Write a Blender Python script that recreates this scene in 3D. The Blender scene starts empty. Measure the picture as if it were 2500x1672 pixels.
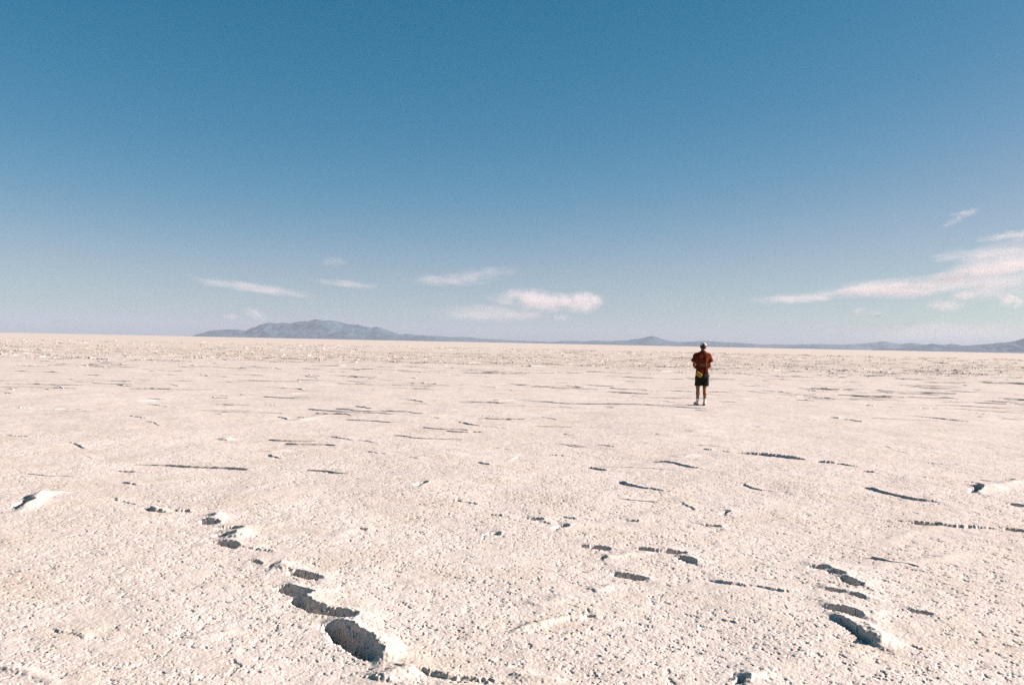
import bpy, math, random
import numpy as np
from mathutils import Vector, Matrix

R = math.radians
sc = bpy.context.scene
col = sc.collection

# ------------------------------------------------------------------ camera, sky, sun, exposure
CAM_H = 1.68
FPX = 35.0 / 36.0 * 2500.0            # focal length in photograph pixels
ROLL = R(-1.159)
cam_d = bpy.data.cameras.new('camera')
cam_d.sensor_width = 36.0
cam_d.lens = 35.0
cam_d.clip_start = 0.05
cam_d.clip_end = 250000.0
cam = bpy.data.objects.new('camera', cam_d)
cam.location = (0, 0, CAM_H)
cam.rotation_euler = (R(90.02), ROLL, 0)
col.objects.link(cam)
sc.camera = cam

SUN_EL = 22.0
SUN_AZ = 86.0                          # clockwise from +Y (the view direction): the sun stands to the right
sun_dir = Vector((math.sin(R(SUN_AZ)) * math.cos(R(SUN_EL)), math.cos(R(SUN_AZ)) * math.cos(R(SUN_EL)), math.sin(R(SUN_EL))))
world = bpy.data.worlds.new('World')
sc.world = world
world.use_nodes = True
wn, wl = world.node_tree.nodes, world.node_tree.links
wn.clear()
sky = wn.new('ShaderNodeTexSky')
sky.sky_type = 'NISHITA'
sky.sun_disc = False
sky.sun_elevation = R(SUN_EL)
sky.sun_rotation = R(SUN_AZ)
sky.altitude = 1300.0
sky.air_density = 0.62
sky.dust_density = 1.7
sky.ozone_density = 2.0
# the film's response to blue sky: deep blue holds back red
sp = wn.new('ShaderNodeSeparateColor'); cb = wn.new('ShaderNodeCombineColor')
mr = wn.new('ShaderNodeMapRange'); mr.interpolation_type = 'SMOOTHSTEP'
mr.inputs[1].default_value = 0.3; mr.inputs[2].default_value = 2.6
mr.inputs[3].default_value = 0.06; mr.inputs[4].default_value = 1.02
rm = wn.new('ShaderNodeMath'); rm.operation = 'MULTIPLY'
gm = wn.new('ShaderNodeMath'); gm.operation = 'MULTIPLY'; gm.inputs[1].default_value = 0.935
bm_ = wn.new('ShaderNodeMath'); bm_.operation = 'MULTIPLY'
mb = wn.new('ShaderNodeMapRange')
mb.inputs[1].default_value = 2.8; mb.inputs[2].default_value = 6.5
mb.inputs[3].default_value = 0.95; mb.inputs[4].default_value = 0.74
bg = wn.new('ShaderNodeBackground'); bg.inputs[1].default_value = 0.05
wo = wn.new('ShaderNodeOutputWorld')
wl.new(sky.outputs[0], sp.inputs[0])
wl.new(sp.outputs[0], mr.inputs[0]); wl.new(sp.outputs[0], rm.inputs[0]); wl.new(mr.outputs[0], rm.inputs[1])
wl.new(rm.outputs[0], cb.inputs[0]); wl.new(sp.outputs[1], gm.inputs[0]); wl.new(sp.outputs[2], bm_.inputs[0]); wl.new(sp.outputs[2], mb.inputs[0]); wl.new(mb.outputs[0], bm_.inputs[1])
wl.new(gm.outputs[0], cb.inputs[1]); wl.new(bm_.outputs[0], cb.inputs[2])
wl.new(cb.outputs[0], bg.inputs[0])
wl.new(bg.outputs[0], wo.inputs[0])

sun_d = bpy.data.lights.new('sun', 'SUN')
sun_d.energy = 5.0
sun_d.angle = R(0.53)
sun_d.color = (1.0, 0.92, 0.91)
sun = bpy.data.objects.new('sun', sun_d)
sun.rotation_euler = (-sun_dir).to_track_quat('-Z', 'Y').to_euler()
sun.location = (60, 0, 40)
col.objects.link(sun)

sc.view_settings.view_transform = 'Standard'
sc.view_settings.look = 'None'
sc.view_settings.exposure = 1.35
sc.view_settings.gamma = 1.0
sc.render.engine = 'CYCLES'
sc.cycles.use_denoising = False
sc.cycles.max_bounces = 5
sc.cycles.diffuse_bounces = 1
sc.cycles.volume_bounces = 2
sc.cycles.transparent_max_bounces = 8

# ------------------------------------------------------------------ helpers
def ground_pt(u, v, z=0.0):
    """The point of the plain seen at photograph pixel (u, v)."""
    xc, yc = (u - 1250.0) / FPX, -(v - 836.0) / FPX
    c, s = math.cos(-ROLL), math.sin(-ROLL)
    x = c * xc - s * yc
    y = s * xc + c * yc
    y = min(y, -1e-4)
    t = (CAM_H - z) / -y
    return x * t, t

def rise(u, v):
    """Azimuth and elevation slopes of photograph pixel (u, v)."""
    xc, yc = (u - 1250.0) / FPX, -(v - 836.0) / FPX
    c, s = math.cos(-ROLL), math.sin(-ROLL)
    return c * xc - s * yc, s * xc + c * yc

def link(name, me, mat=None, parent=None, label=None, cat=None, group=None, kind=None):
    o = bpy.data.objects.new(name, me)
    col.objects.link(o)
    if mat is not None:
        me.materials.append(mat)
    if parent is not None:
        o.parent = parent
    for k, v in (('label', label), ('category', cat), ('group', group), ('kind', kind)):
        if v:
            o[k] = v
    return o

def mesh_np(name, verts, quads=None, tris=None, smooth=True):
    me = bpy.data.meshes.new(name)
    verts = np.ascontiguousarray(verts, dtype=np.float32)
    nq = 0 if quads is None else len(quads)
    nt = 0 if tris is None else len(tris)
    me.vertices.add(len(verts))
    me.vertices.foreach_set('co', verts.ravel())
    loops = []
    if nq: loops.append(np.asarray(quads, dtype=np.int32).ravel())
    if nt: loops.append(np.asarray(tris, dtype=np.int32).ravel())
    loops = np.concatenate(loops)
    me.loops.add(len(loops))
    me.loops.foreach_set('vertex_index', loops)
    me.polygons.add(nq + nt)
    starts = np.concatenate([np.arange(nq) * 4, nq * 4 + np.arange(nt) * 3]).astype(np.int32)
    me.polygons.foreach_set('loop_start', starts)
    me.polygons.foreach_set('use_smooth', np.full(nq + nt, smooth, dtype=bool))
    me.update(calc_edges=True)
    return me

def hash2(ix, iy, seed):
    h = (ix.astype(np.int64) * 374761393 + iy.astype(np.int64) * 668265263 + seed * 974711) & 0xFFFFFFFF
    h = ((h ^ (h >> 13)) * 1274126177) & 0xFFFFFFFF
    h = ((h ^ (h >> 15)) * 2246822519) & 0xFFFFFFFF
    h = h ^ (h >> 16)
    return (h & 0xFFFFFF).astype(np.float32) / 16777216.0

def vn(x, y, seed=0):
    """Value noise, -1..1."""
    ix = np.floor(x); iy = np.floor(y)
    fx = (x - ix).astype(np.float32); fy = (y - iy).astype(np.float32)
    fx = fx * fx * fx * (fx * (fx * 6 - 15) + 10)
    fy = fy * fy * fy * (fy * (fy * 6 - 15) + 10)
    ix = ix.astype(np.int64); iy = iy.astype(np.int64)
    a = hash2(ix, iy, seed); b = hash2(ix + 1, iy, seed)
    c = hash2(ix, iy + 1, seed); d = hash2(ix + 1, iy + 1, seed)
    return ((a + (b - a) * fx) * (1 - fy) + (c + (d - c) * fx) * fy) * 2 - 1

def fbm(x, y, seed=0, octv=3, gain=0.5):
    s = 0; a = 1.0; t = 0
    for i in range(octv):
        s = s + a * vn(x * 2 ** i + 17.3 * i, y * 2 ** i - 9.1 * i, seed + i * 31)
        t += a; a *= gain
    return s / t

def cell(x, y, seed=0):
    """Distance to the nearest jittered point and that cell's random value."""
    ix = np.floor(x).astype(np.int64); iy = np.floor(y).astype(np.int64)
    best = np.full(x.shape, 9.0, np.float32); val = np.zeros(x.shape, np.float32)
    for dx in (-1, 0, 1):
        for dy in (-1, 0, 1):
            cx = ix + dx; cy = iy + dy
            px = cx + hash2(cx, cy, seed); py = cy + hash2(cx, cy, seed + 7)
            d = ((px - x) ** 2 + (py - y) ** 2).astype(np.float32)
            m = d < best
            best = np.where(m, d, best)
            val = np.where(m, hash2(cx, cy, seed + 13), val)
    return np.sqrt(best), val

def sst(a, b, x):
    t = np.clip((x - a) / (b - a), 0, 1)
    return t * t * (3 - 2 * t)

def new_mat(name, colr, rough=0.8, spec=0.3):
    m = bpy.data.materials.new(name)
    m.use_nodes = True
    p = m.node_tree.nodes['Principled BSDF']
    p.inputs['Base Color'].default_value = (*colr, 1)
    p.inputs['Roughness'].default_value = rough
    p.inputs['Specular IOR Level'].default_value = spec
    return m, m.node_tree.nodes, m.node_tree.links, p

def noise_mat(name, c1, c2, scale, rough=0.85, spec=0.25, bump=0.0, bscale=60.0):
    m, n, l, p = new_mat(name, c1, rough, spec)
    tc = n.new('ShaderNodeTexCoord')
    nz = n.new('ShaderNodeTexNoise'); nz.inputs['Scale'].default_value = scale; nz.inputs['Detail'].default_value = 4
    mx = n.new('ShaderNodeMix'); mx.data_type = 'RGBA'
    mx.inputs[6].default_value = (*c1, 1); mx.inputs[7].default_value = (*c2, 1)
    l.new(tc.outputs['Object'], nz.inputs['Vector'])
    l.new(nz.outputs['Fac'], mx.inputs[0])
    l.new(mx.outputs[2], p.inputs['Base Color'])
    if bump:
        nb = n.new('ShaderNodeTexNoise'); nb.inputs['Scale'].default_value = bscale; nb.inputs['Detail'].default_value = 3
        bp = n.new('ShaderNodeBump'); bp.inputs['Strength'].default_value = bump; bp.inputs['Distance'].default_value = 0.004
        l.new(tc.outputs['Object'], nb.inputs['Vector'])
        l.new(nb.outputs['Fac'], bp.inputs['Height'])
        l.new(bp.outputs[0], p.inputs['Normal'])
    return m

# ------------------------------------------------------------------ salt material
def salt_material():
    m, n, l, p = new_mat('salt_crust', (0.5, 0.49, 0.48), 0.75, 0.2)
    tc = n.new('ShaderNodeTexCoord')
    def noise(scale, detail, sx=1, sy=1, rough=0.55):
        mp = n.new('ShaderNodeMapping'); mp.inputs['Scale'].default_value = (sx, sy, 1)
        l.new(tc.outputs['Object'], mp.inputs['Vector'])
        z = n.new('ShaderNodeTexNoise'); z.inputs['Scale'].default_value = scale
        z.inputs['Detail'].default_value = detail; z.inputs['Roughness'].default_value = rough
        l.new(mp.outputs[0], z.inputs['Vector'])
        return z
    def ramp(src, a, b, lo=0.0, hi=1.0):
        r = n.new('ShaderNodeMapRange'); r.inputs[1].default_value = a; r.inputs[2].default_value = b
        r.inputs[3].default_value = lo; r.inputs[4].default_value = hi
        l.new(src, r.inputs[0]); return r.outputs[0]
    def mix(f, a, b):
        x = n.new('ShaderNodeMix'); x.data_type = 'RGBA'
        if isinstance(f, float): x.inputs[0].default_value = f
        else: l.new(f, x.inputs[0])
        for k, c in ((6, a), (7, b)):
            if isinstance(c, tuple): x.inputs[k].default_value = (*c, 1)
            else: l.new(c, x.inputs[k])
        return x.outputs[2]
    def math_(op, a, b):
        x = n.new('ShaderNodeMath'); x.operation = op
        for k, c in ((0, a), (1, b)):
            if isinstance(c, (int, float)): x.inputs[k].default_value = c
            else: l.new(c, x.inputs[k])
        return x.outputs[0]
    white, pink, beige, brown = (0.612, 0.515, 0.440), (0.576, 0.474, 0.400), (0.445, 0.345, 0.215), (0.298, 0.220, 0.130)
    c = mix(ramp(noise(0.35, 4).outputs['Fac'], 0.35, 0.65), white, pink)
    # yellowish dirty crystals, in clumps a few centimetres across
    c = mix(ramp(noise(34.0, 3).outputs['Fac'], 0.60, 0.78, 0.0, 0.6), c, beige)
    c = mix(ramp(noise(1.3, 5).outputs['Fac'], 0.50, 0.75, 0.0, 0.38), c, beige)
    # the rough belt some hundred metres out, dirtier than the smooth plain
    sep = n.new('ShaderNodeSeparateXYZ'); l.new(tc.outputs['Object'], sep.inputs[0])
    wob = noise(0.02, 3)
    yy = math_('ADD', sep.outputs['Y'], ramp(wob.outputs['Fac'], 0.3, 0.7, -25, 25))
    belt = math_('MULTIPLY', ramp(yy, 62, 80), ramp(yy, 230, 105, 0.0, 1.0))
    streak = ramp(noise(0.55, 5, 0.45, 1.0, 0.7).outputs['Fac'], 0.47, 0.62)
    c = mix(math_('MULTIPLY', math_('MULTIPLY', belt, streak), 0.6), c, brown)
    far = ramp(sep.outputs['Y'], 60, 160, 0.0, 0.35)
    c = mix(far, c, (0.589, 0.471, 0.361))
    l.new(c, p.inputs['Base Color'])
    # fine crystal relief
    nb = noise(95.0, 3)
    nb2 = noise(28.0, 3)
    h = math_('ADD', math_('MULTIPLY', nb.outputs['Fac'], 0.45), nb2.outputs['Fac'])
    bp = n.new('ShaderNodeBump'); bp.inputs['Strength'].default_value = 0.35; bp.inputs['Distance'].default_value = 0.008
    l.new(h, bp.inputs['Height'])
    nb3 = noise(2.2, 6, 0.8, 1.0, 0.72)
    b2 = n.new('ShaderNodeBump'); b2.inputs['Strength'].default_value = 0.3; b2.inputs['Distance'].default_value = 0.06
    l.new(nb3.outputs['Fac'], b2.inputs['Height'])
    l.new(bp.outputs[0], b2.inputs['Normal'])
    l.new(b2.outputs[0], p.inputs['Normal'])
    return m
SALT = salt_material()

# ------------------------------------------------------------------ the salt flat
def r5(x, y): return ground_pt(x * .53305, 1150 + y * .53305)
def r6(x, y): return ground_pt(1250 + x * .53305, 1150 + y * .53305)
def r7(x, y): return ground_pt(x * .53305, 780 + y * .53305)
def r8(x, y): return ground_pt(1250 + x * .53305, 800 + y * .53305)

HOLES, LEDGES, RIDGES = [], [], []
def hole(f, pts, w, depth=0.07, rim=0.02):
    k = 0.82 if f is r6 else 1.0
    HOLES.append(([f(*p) for p in pts], w * k, depth * k, rim))
def ledge(f, pts, h=0.03, w=0.10):
    k = 0.6 if f in (r7, r8) else 0.85
    LEDGES.append(([f(*p) for p in pts], h * k, w * 0.7))
def ridge(f, pts, h=0.03, w=0.06): RIDGES.append(([f(*p) for p in pts], h * .65, w))

# broken chain of hollows running from the left middle to the bottom centre
hole(r5, [(1520, 712), (1575, 755), (1640, 815), (1690, 850)], .098, .120, .034)
hole(r5, [(1360, 600), (1400, 628), (1450, 648), (1530, 660), (1600, 676)], .060, .065, .022)
hole(r5, [(1290, 545), (1335, 560), (1380, 580)], .075, .060, .020)
hole(r5, [(1350, 468), (1395, 482), (1445, 498)], .060, .060, .015)
hole(r5, [(1240, 440), (1262, 434)], .035, .030, .015)
hole(r5, [(1145, 412), (1195, 425)], .030, .030, .008)
hole(r5, [(990, 328), (1030, 332), (1070, 347)], .065, .055, .020)
hole(r5, [(1000, 295), (1045, 297)], .075, .060, .020)
hole(r5, [(1018, 264), (1080, 266)], .075, .060, .018)
hole(r5, [(935, 230), (980, 238)], .070, .055, .020)
hole(r5, [(950, 215), (965, 212)], .050, .040, .010)
hole(r5, [(80, 168), (125, 148)], .090, .060, .030)
hole(r5, [(120, 126), (155, 112)], .080, .055, .030)
hole(r5, [(2236, 288), (2270, 284)], .050, .045, .010)
hole(r5, [(1655, 264), (1672, 268)], .035, .030, .008)
ledge(r5, [(500, 115), (560, 136), (650, 155)], .020, .10)
ledge(r5, [(680, 168), (700, 183), (762, 192)], .038, .10)
ledge(r5, [(795, 184), (890, 188)], .034, .08)
ledge(r5, [(1085, 348), (1150, 352), (1210, 370), (1275, 374)], .018, .08)
ledge(r5, [(1770, 885), (1840, 900), (1900, 908), (2050, 932), (2200, 958), (2345, 970)], .040, .12)
ledge(r5, [(250, 718), (330, 742), (395, 772)], .012, .08)
ledge(r5, [(0, 466), (120, 470), (250, 486), (420, 492)], .012, .08)
ledge(r5, [(1880, 276), (1975, 280)], .012, .06)
ledge(r5, [(2060, 128), (2210, 150)], .016, .06)
ledge(r5, [(2225, 196), (2345, 206)], .018, .06)
ledge(r5, [(1905, 62), (1945, 52)], .04, .08)
ledge(r5, [(545, 42), (650, 58)], .022, .08)
ridge(r5, [(870, 772), (960, 752), (1085, 735)], .014, .04)
ridge(r5, [(0, 205), (70, 195), (150, 165), (185, 110), (330, 88)], .030, .07)
ridge(r5, [(0, 900), (90, 925), (200, 955), (260, 979)], .022, .05)
ridge(r5, [(1740, 770), (1770, 830), (1800, 880)], .035, .07)
ridge(r5, [(1730, 960), (1800, 925), (1890, 900)], .045, .09)
ridge(r5, [(990, 195), (992, 225)], .04, .10)
ridge(r5, [(1095, 272), (1070, 310)], .04, .11)
ridge(r5, [(1290, 425), (1320, 460)], .03, .09)
ridge(r5, [(1540, 300), (1600, 270), (1640, 262)], .015, .06)
ridge(r5, [(300, 760), (500, 820)], .008, .05)

hole(r6, [(75, 213), (118, 216)], .070, .050, .012)
hole(r6, [(190, 262), (238, 250)], .075, .050, .020)
hole(r6, [(530, 222), (562, 224)], .050, .040, .010)
hole(r6, [(872, 243), (940, 247)], .060, .045, .010)
hole(r6, [(960, 192), (985, 184)], .050, .040, .015)
hole(r6, [(335, 338), (380, 343), (425, 349)], .070, .055, .012)
ledge(r6, [(525, 350), (590, 348), (660, 354), (720, 362), (780, 368)], .034, .10)
hole(r6, [(700, 362), (780, 370)], .050, .050, .012)
hole(r6, [(770, 390), (825, 408)], .055, .050, .018)
ledge(r6, [(480, 434), (530, 442), (580, 462)], .022, .06)
hole(r6, [(480, 467), (530, 478), (585, 488)], .075, .065, .012)
ledge(r6, [(585, 488), (640, 492)], .030, .08)
hole(r6, [(405, 396), (420, 394)], .040, .035, .014)
ridge(r6, [(420, 405), (470, 385), (545, 368), (640, 362)], .020, .07)
ledge(r6, [(905, 494), (1000, 516), (1100, 528), (1200, 542), (1310, 552)], .040, .12)
hole(r6, [(1372, 430), (1430, 433)], .060, .050, .012)
hole(r6, [(1460, 452), (1500, 468)], .060, .050, .015)
hole(r6, [(1518, 490), (1585, 522)], .060, .060, .018)
ridge(r6, [(1470, 430), (1640, 432), (1780, 408), (1900, 398), (2110, 368)], .022, .08)
ledge(r6, [(1780, 430), (1830, 442), (1905, 452)], .028, .07)
hole(r6, [(1455, 628), (1520, 638), (1578, 664)], .065, .065, .020)
hole(r6, [(1495, 688), (1560, 728), (1600, 760), (1640, 790)], .048, .055, .026)
ridge(r6, [(1600, 700), (1655, 735), (1690, 770), (1705, 805)], .038, .05)
ridge(r6, [(1555, 565), (1640, 585), (1710, 600)], .015, .05)
hole(r6, [(1435, 540), (1500, 552)], .045, .035, .010)
hole(r6, [(1550, 565), (1600, 580)], .035, .030, .010)
ledge(r6, [(1820, 792), (1880, 800), (1930, 826)], .028, .06)
ledge(r6, [(1715, 824), (1770, 832)], .028, .06)
hole(r6, [(1830, 640), (1915, 658)], .040, .035, .008)
ledge(r6, [(1640, 216), (1770, 224), (1840, 228)], .022, .08)
hole(r6, [(1840, 232), (1890, 236), (1945, 238)], .080, .060, .012)
ledge(r6, [(1945, 240), (2020, 246), (2150, 252), (2280, 258)], .032, .09)
hole(r6, [(2275, 260), (2345, 266)], .085, .065, .012)
hole(r6, [(2300, 156), (2345, 165)], .090, .065, .012)
ledge(r6, [(1590, 74), (1670, 96), (1750, 116), (1830, 130), (1900, 140), (2000, 148)], .034, .10)
ledge(r6, [(1060, 58), (1085, 76), (1150, 90), (1240, 100)], .036, .10)
ledge(r6, [(495, 42), (515, 60), (580, 72), (640, 84), (790, 100)], .036, .10)
ledge(r6, [(1170, 273), (1240, 280), (1320, 293)], .016, .08)
ledge(r6, [(1390, 300), (1500, 312), (1660, 332)], .016, .08)
ledge(r6, [(230, 206), (330, 214), (420, 220)], .022, .08)
ledge(r6, [(140, 226), (190, 240)], .02, .08)
ledge(r6, [(750, 128), (790, 145), (850, 180)], .020, .06)
hole(r6, [(2105, 98), (2135, 78)], .09, .06, .03)
ledge(r6, [(2020, 44), (2140, 54), (2148, 66)], .022, .06)
ridge(r6, [(2150, 96), (2200, 78), (2260, 52), (2330, 40)], .035, .14)
hole(r6, [(2252, 34), (2290, 34)], .07, .05, .01)
ridge(r6, [(20, 742), (80, 712), (150, 690), (240, 678), (330, 660)], .030, .045)
hole(r6, [(340, 662), (365, 662)], .035, .035, .008)
ridge(r6, [(90, 620), (180, 598), (270, 572)], .025, .10)
ridge(r6, [(360, 548), (410, 535), (490, 525)], .022, .06)
ledge(r6, [(230, 738), (350, 748)], .016, .05)
ledge(r6, [(965, 680), (1045, 697)], .018, .05)
ledge(r6, [(1150, 918), (1215, 908)], .020, .05)
hole(r6, [(1032, 966), (1062, 958)], .040, .04, .012)
ridge(r6, [(1060, 962), (1110, 935), (1180, 915)], .032, .05)
ridge(r6, [(0, 930), (100, 932), (180, 945), (240, 962)], .022, .05)
ledge(r6, [(2130, 770), (2220, 776)], .014, .05)
ledge(r6, [(2250, 764), (2345, 780)], .016, .05)
ledge(r6, [(1980, 508), (2020, 516)], .014, .05)
ridge(r6, [(1680, 330), (1750, 300), (1860, 262), (1960, 250)], .012, .08)
ridge(r6, [(1655, 705), (1680, 672), (1685, 640)], .018, .04)

ledge(r7, [(0, 532), (100, 538), (220, 540), (290, 541)], .045, .16)
ledge(r7, [(290, 556), (340, 568), (380, 584), (445, 597)], .030, .12)
ledge(r7, [(75, 403), (105, 404), (135, 404)], .07, .2)
ledge(r7, [(660, 312), (740, 318), (870, 324), (1000, 331)], .035, .15)
ledge(r7, [(1080, 338), (1190, 344)], .05, .15)
ledge(r7, [(1450, 298), (1495, 299)], .08, .2)
ledge(r7, [(1560, 304), (1625, 307)], .07, .2)
ledge(r7, [(1690, 323), (1738, 324)], .07, .2)
ledge(r7, [(1815, 359), (1880, 366), (1955, 377)], .075, .2)
ledge(r7, [(1212, 387), (1262, 389)], .07, .2)
ledge(r7, [(1500, 530), (1580, 542), (1700, 552), (1740, 556)], .032, .12)
ledge(r7, [(1795, 564), (1865, 571)], .03, .12)
ledge(r7, [(2080, 459), (2130, 466), (2160, 476), (2250, 484), (2335, 497)], .05, .15)
ledge(r7, [(2190, 650), (2215, 660), (2245, 668)], .05, .12)
ledge(r7, [(1230, 612), (1240, 624), (1290, 630)], .035, .1)
ledge(r7, [(550, 738), (650, 753)], .025, .1)
ledge(r7, [(380, 620), (440, 632)], .025, .1)
ledge(r7, [(1670, 594), (1740, 610), (1800, 616)], .030, .1)
ledge(r7, [(1865, 628), (1920, 636)], .035, .1)
ledge(r7, [(585, 442), (670, 453)], .035, .12)
ledge(r7, [(640, 466), (700, 469), (725, 486)], .035, .12)
ledge(r7, [(1265, 440), (1330, 455)], .035, .12)
ledge(r7, [(985, 430), (1022, 434)], .06, .15)
ledge(r7, [(1380, 295), (1560, 300)], .02, .15)
ledge(r7, [(780, 572), (860, 584), (940, 592)], .018, .1)
ledge(r7, [(1750, 352), (1810, 356)], .02, .15)
ledge(r7, [(1950, 424), (2100, 434), (2330, 444)], .03, .15)
ledge(r7, [(2090, 393), (2250, 405)], .03, .15)
ledge(r7, [(2215, 575), (2345, 588)], .02, .10)
ledge(r7, [(2235, 706), (2345, 722)], .035, .10)
ledge(r7, [(0, 335), (70, 340)], .04, .2)
ledge(r7, [(105, 343), (285, 348)], .03, .2)
ledge(r7, [(660, 380), (780, 396), (890, 402)], .03, .12)
hole(r7, [(1910, 756), (1940, 748)], .07, .05, .02)
ridge(r7, [(1010, 545), (1060, 540)], .05, .12)
ridge(r7, [(1340, 465), (1450, 440), (1560, 430)], .03, .15)
ridge(r7, [(1220, 600), (1330, 592)], .03, .1)

ledge(r8, [(810, 546), (865, 551)], .02, .10)
ledge(r8, [(868, 553), (920, 558)], .055, .12)
ledge(r8, [(955, 561), (1005, 567)], .05, .12)
ledge(r8, [(1025, 571), (1090, 574), (1130, 578), (1190, 583), (1250, 590), (1310, 596), (1355, 603)], .075, .16)
ledge(r8, [(1395, 611), (1440, 615), (1485, 619)], .060, .12)
ledge(r8, [(1485, 622), (1540, 630), (1595, 636)], .030, .10)
ledge(r8, [(428, 360), (468, 364)], .065, .2)
ledge(r8, [(225, 260), (300, 266), (370, 269)], .045, .3)
ledge(r8, [(590, 287), (685, 290)], .075, .3)
ledge(r8, [(1335, 283), (1400, 288), (1480, 291)], .070, .3)
ledge(r8, [(1618, 355), (1662, 357)], .085, .25)
ledge(r8, [(1710, 363), (1790, 367)], .060, .25)
ledge(r8, [(1835, 370), (1890, 370), (1975, 373)], .070, .25)
ledge(r8, [(1455, 408), (1500, 412)], .060, .2)
ledge(r8, [(1510, 417), (1560, 424), (1605, 432)], .050, .2)
ledge(r8, [(1350, 420), (1440, 423)], .045, .2)
ledge(r8, [(2155, 374), (2235, 382)], .055, .2)
ledge(r8, [(1240, 218), (1335, 222)], .070, .4)
ledge(r8, [(1440, 250), (1570, 252)], .070, .35)
ledge(r8, [(2160, 545), (2220, 550), (2295, 556)], .040, .12)
ledge(r8, [(385, 532), (430, 540), (475, 546)], .040, .12)
ledge(r8, [(235, 481), (292, 487)], .055, .12)
ledge(r8, [(660, 604), (740, 618), (800, 634), (880, 645)], .034, .12)
ledge(r8, [(345, 632), (440, 651)], .040, .12)
ledge(r8, [(60, 573), (160, 577), (280, 584)], .030, .12)
ledge(r8, [(340, 491), (450, 494), (595, 497)], .028, .12)
ledge(r8, [(1710, 540), (1760, 558), (1840, 572)], .022, .1)
ledge(r8, [(1870, 608), (1960, 618), (2075, 625)], .022, .1)
ledge(r8, [(1080, 254), (1190, 266)], .05, .3)
ledge(r8, [(1150, 372), (1240, 380)], .035, .2)
ledge(r8, [(670, 452), (800, 456)], .025, .15)
ledge(r8, [(1090, 445), (1140, 456)], .035, .15)
ledge(r8, [(1810, 399), (1900, 408), (2050, 424), (2110, 431)], .045, .2)
ledge(r8, [(2080, 388), (2250, 402)], .035, .2)
ledge(r8, [(1860, 685), (1950, 690)], .030, .1)
ledge(r8, [(1980, 648), (2100, 660)], .02, .1)
ledge(r8, [(0, 598), (25, 588)], .04, .1)
ledge(r8, [(1610, 660), (1675, 664)], .030, .1)
ledge(r8, [(2055, 278), (2280, 286)], .05, .3)
ledge(r8, [(2100, 298), (2270, 302)], .05, .3)
ledge(r8, [(1340, 318), (1425, 326)], .05, .25)
ledge(r8, [(2170, 318), (2260, 322)], .05, .25)
ridge(r8, [(740, 590), (860, 575)], .04, .15)
ridge(r8, [(810, 478), (930, 470)], .04, .2)

# polar sheet: fine in front, coarse elsewhere, one mesh out to the horizon
def cols_():
    fine = np.linspace(R(-30.5), R(30.5), 1750)
    step = fine[1] - fine[0]
    side = [fine[-1]]; s = step
    while side[-1] < R(179.0):
        s = min(s * 1.045, R(4)); side.append(side[-1] + s)
    side = np.array(side[1:])
    side = side * 1.0
    sc_ = (np.pi - fine[-1]) / (side[-1] - fine[-1])
    side = fine[-1] + (side - fine[-1]) * sc_
    return np.concatenate([-side[:-1][::-1], fine, side])
def rows_():
    r = [0.02, 0.4, 0.8, 1.3, 1.8, 2.3, 2.8, 3.2, 3.6, 4.0, 4.3]
    while r[-1] < 4.62: r.append(r[-1] + 0.03)
    while r[-1] < 60000.0:
        x = r[-1]
        k = 0.00135 if x < 13 else 0.00135 + (x - 13) * 0.00007 if x < 32 else 0.0027 + (x - 32) * 0.00007
        k = min(k, 0.25)
        r.append(x + x * k)
    r = [x for x in r if x < 39500.0] + [40000.0]
    return np.array(r)
AZ = cols_(); RR = rows_()
nc, nr = len(AZ), len(RR)
print('ground grid', nr, nc, nr * nc)

def smooth_line(pts, step):
    p = np.array(pts, float)
    seg = np.linalg.norm(np.diff(p, axis=0), axis=1)
    t = np.concatenate([[0], np.cumsum(seg)])
    m = max(int(t[-1] / step), 2)
    q = np.linspace(0, t[-1], m + 1)
    out = np.stack([np.interp(q, t, p[:, 0]), np.interp(q, t, p[:, 1])], 1)
    for _ in range(2):
        out[1:-1] = out[1:-1] * .5 + (out[:-2] + out[2:]) * .25
    return out

def line_dist(x, y, pts):
    """Distance to a polyline, side (+ on its far side), and position 0..1 along it."""
    bd = np.full(x.shape, 1e9); sd = np.zeros(x.shape); tt = np.zeros(x.shape)
    n = len(pts) - 1
    for i in range(n):
        a, b = pts[i], pts[i + 1]
        ab = b - a; L2 = max(ab @ ab, 1e-9)
        px, py = x - a[0], y - a[1]
        t = np.clip((px * ab[0] + py * ab[1]) / L2, 0, 1)
        d = (px - t * ab[0]) ** 2 + (py - t * ab[1]) ** 2
        m = d < bd
        bd = np.where(m, d, bd)
        sd = np.where(m, np.sign(ab[0] * py - ab[1] * px), sd)
        tt = np.where(m, (i + t) / n, tt)
    return np.sqrt(bd), sd, tt

def warpxy(x, y):
    return (x + 0.018 * vn(x * 8, y * 8, 3) + 0.012 * vn(x * 24, y * 24, 4) + 0.010 * vn(x * 62, y * 62, 8),
            y + 0.024 * vn(x * 8, y * 8, 5) + 0.014 * vn(x * 24, y * 24, 6) + 0.012 * vn(x * 62, y * 62, 9))

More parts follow.
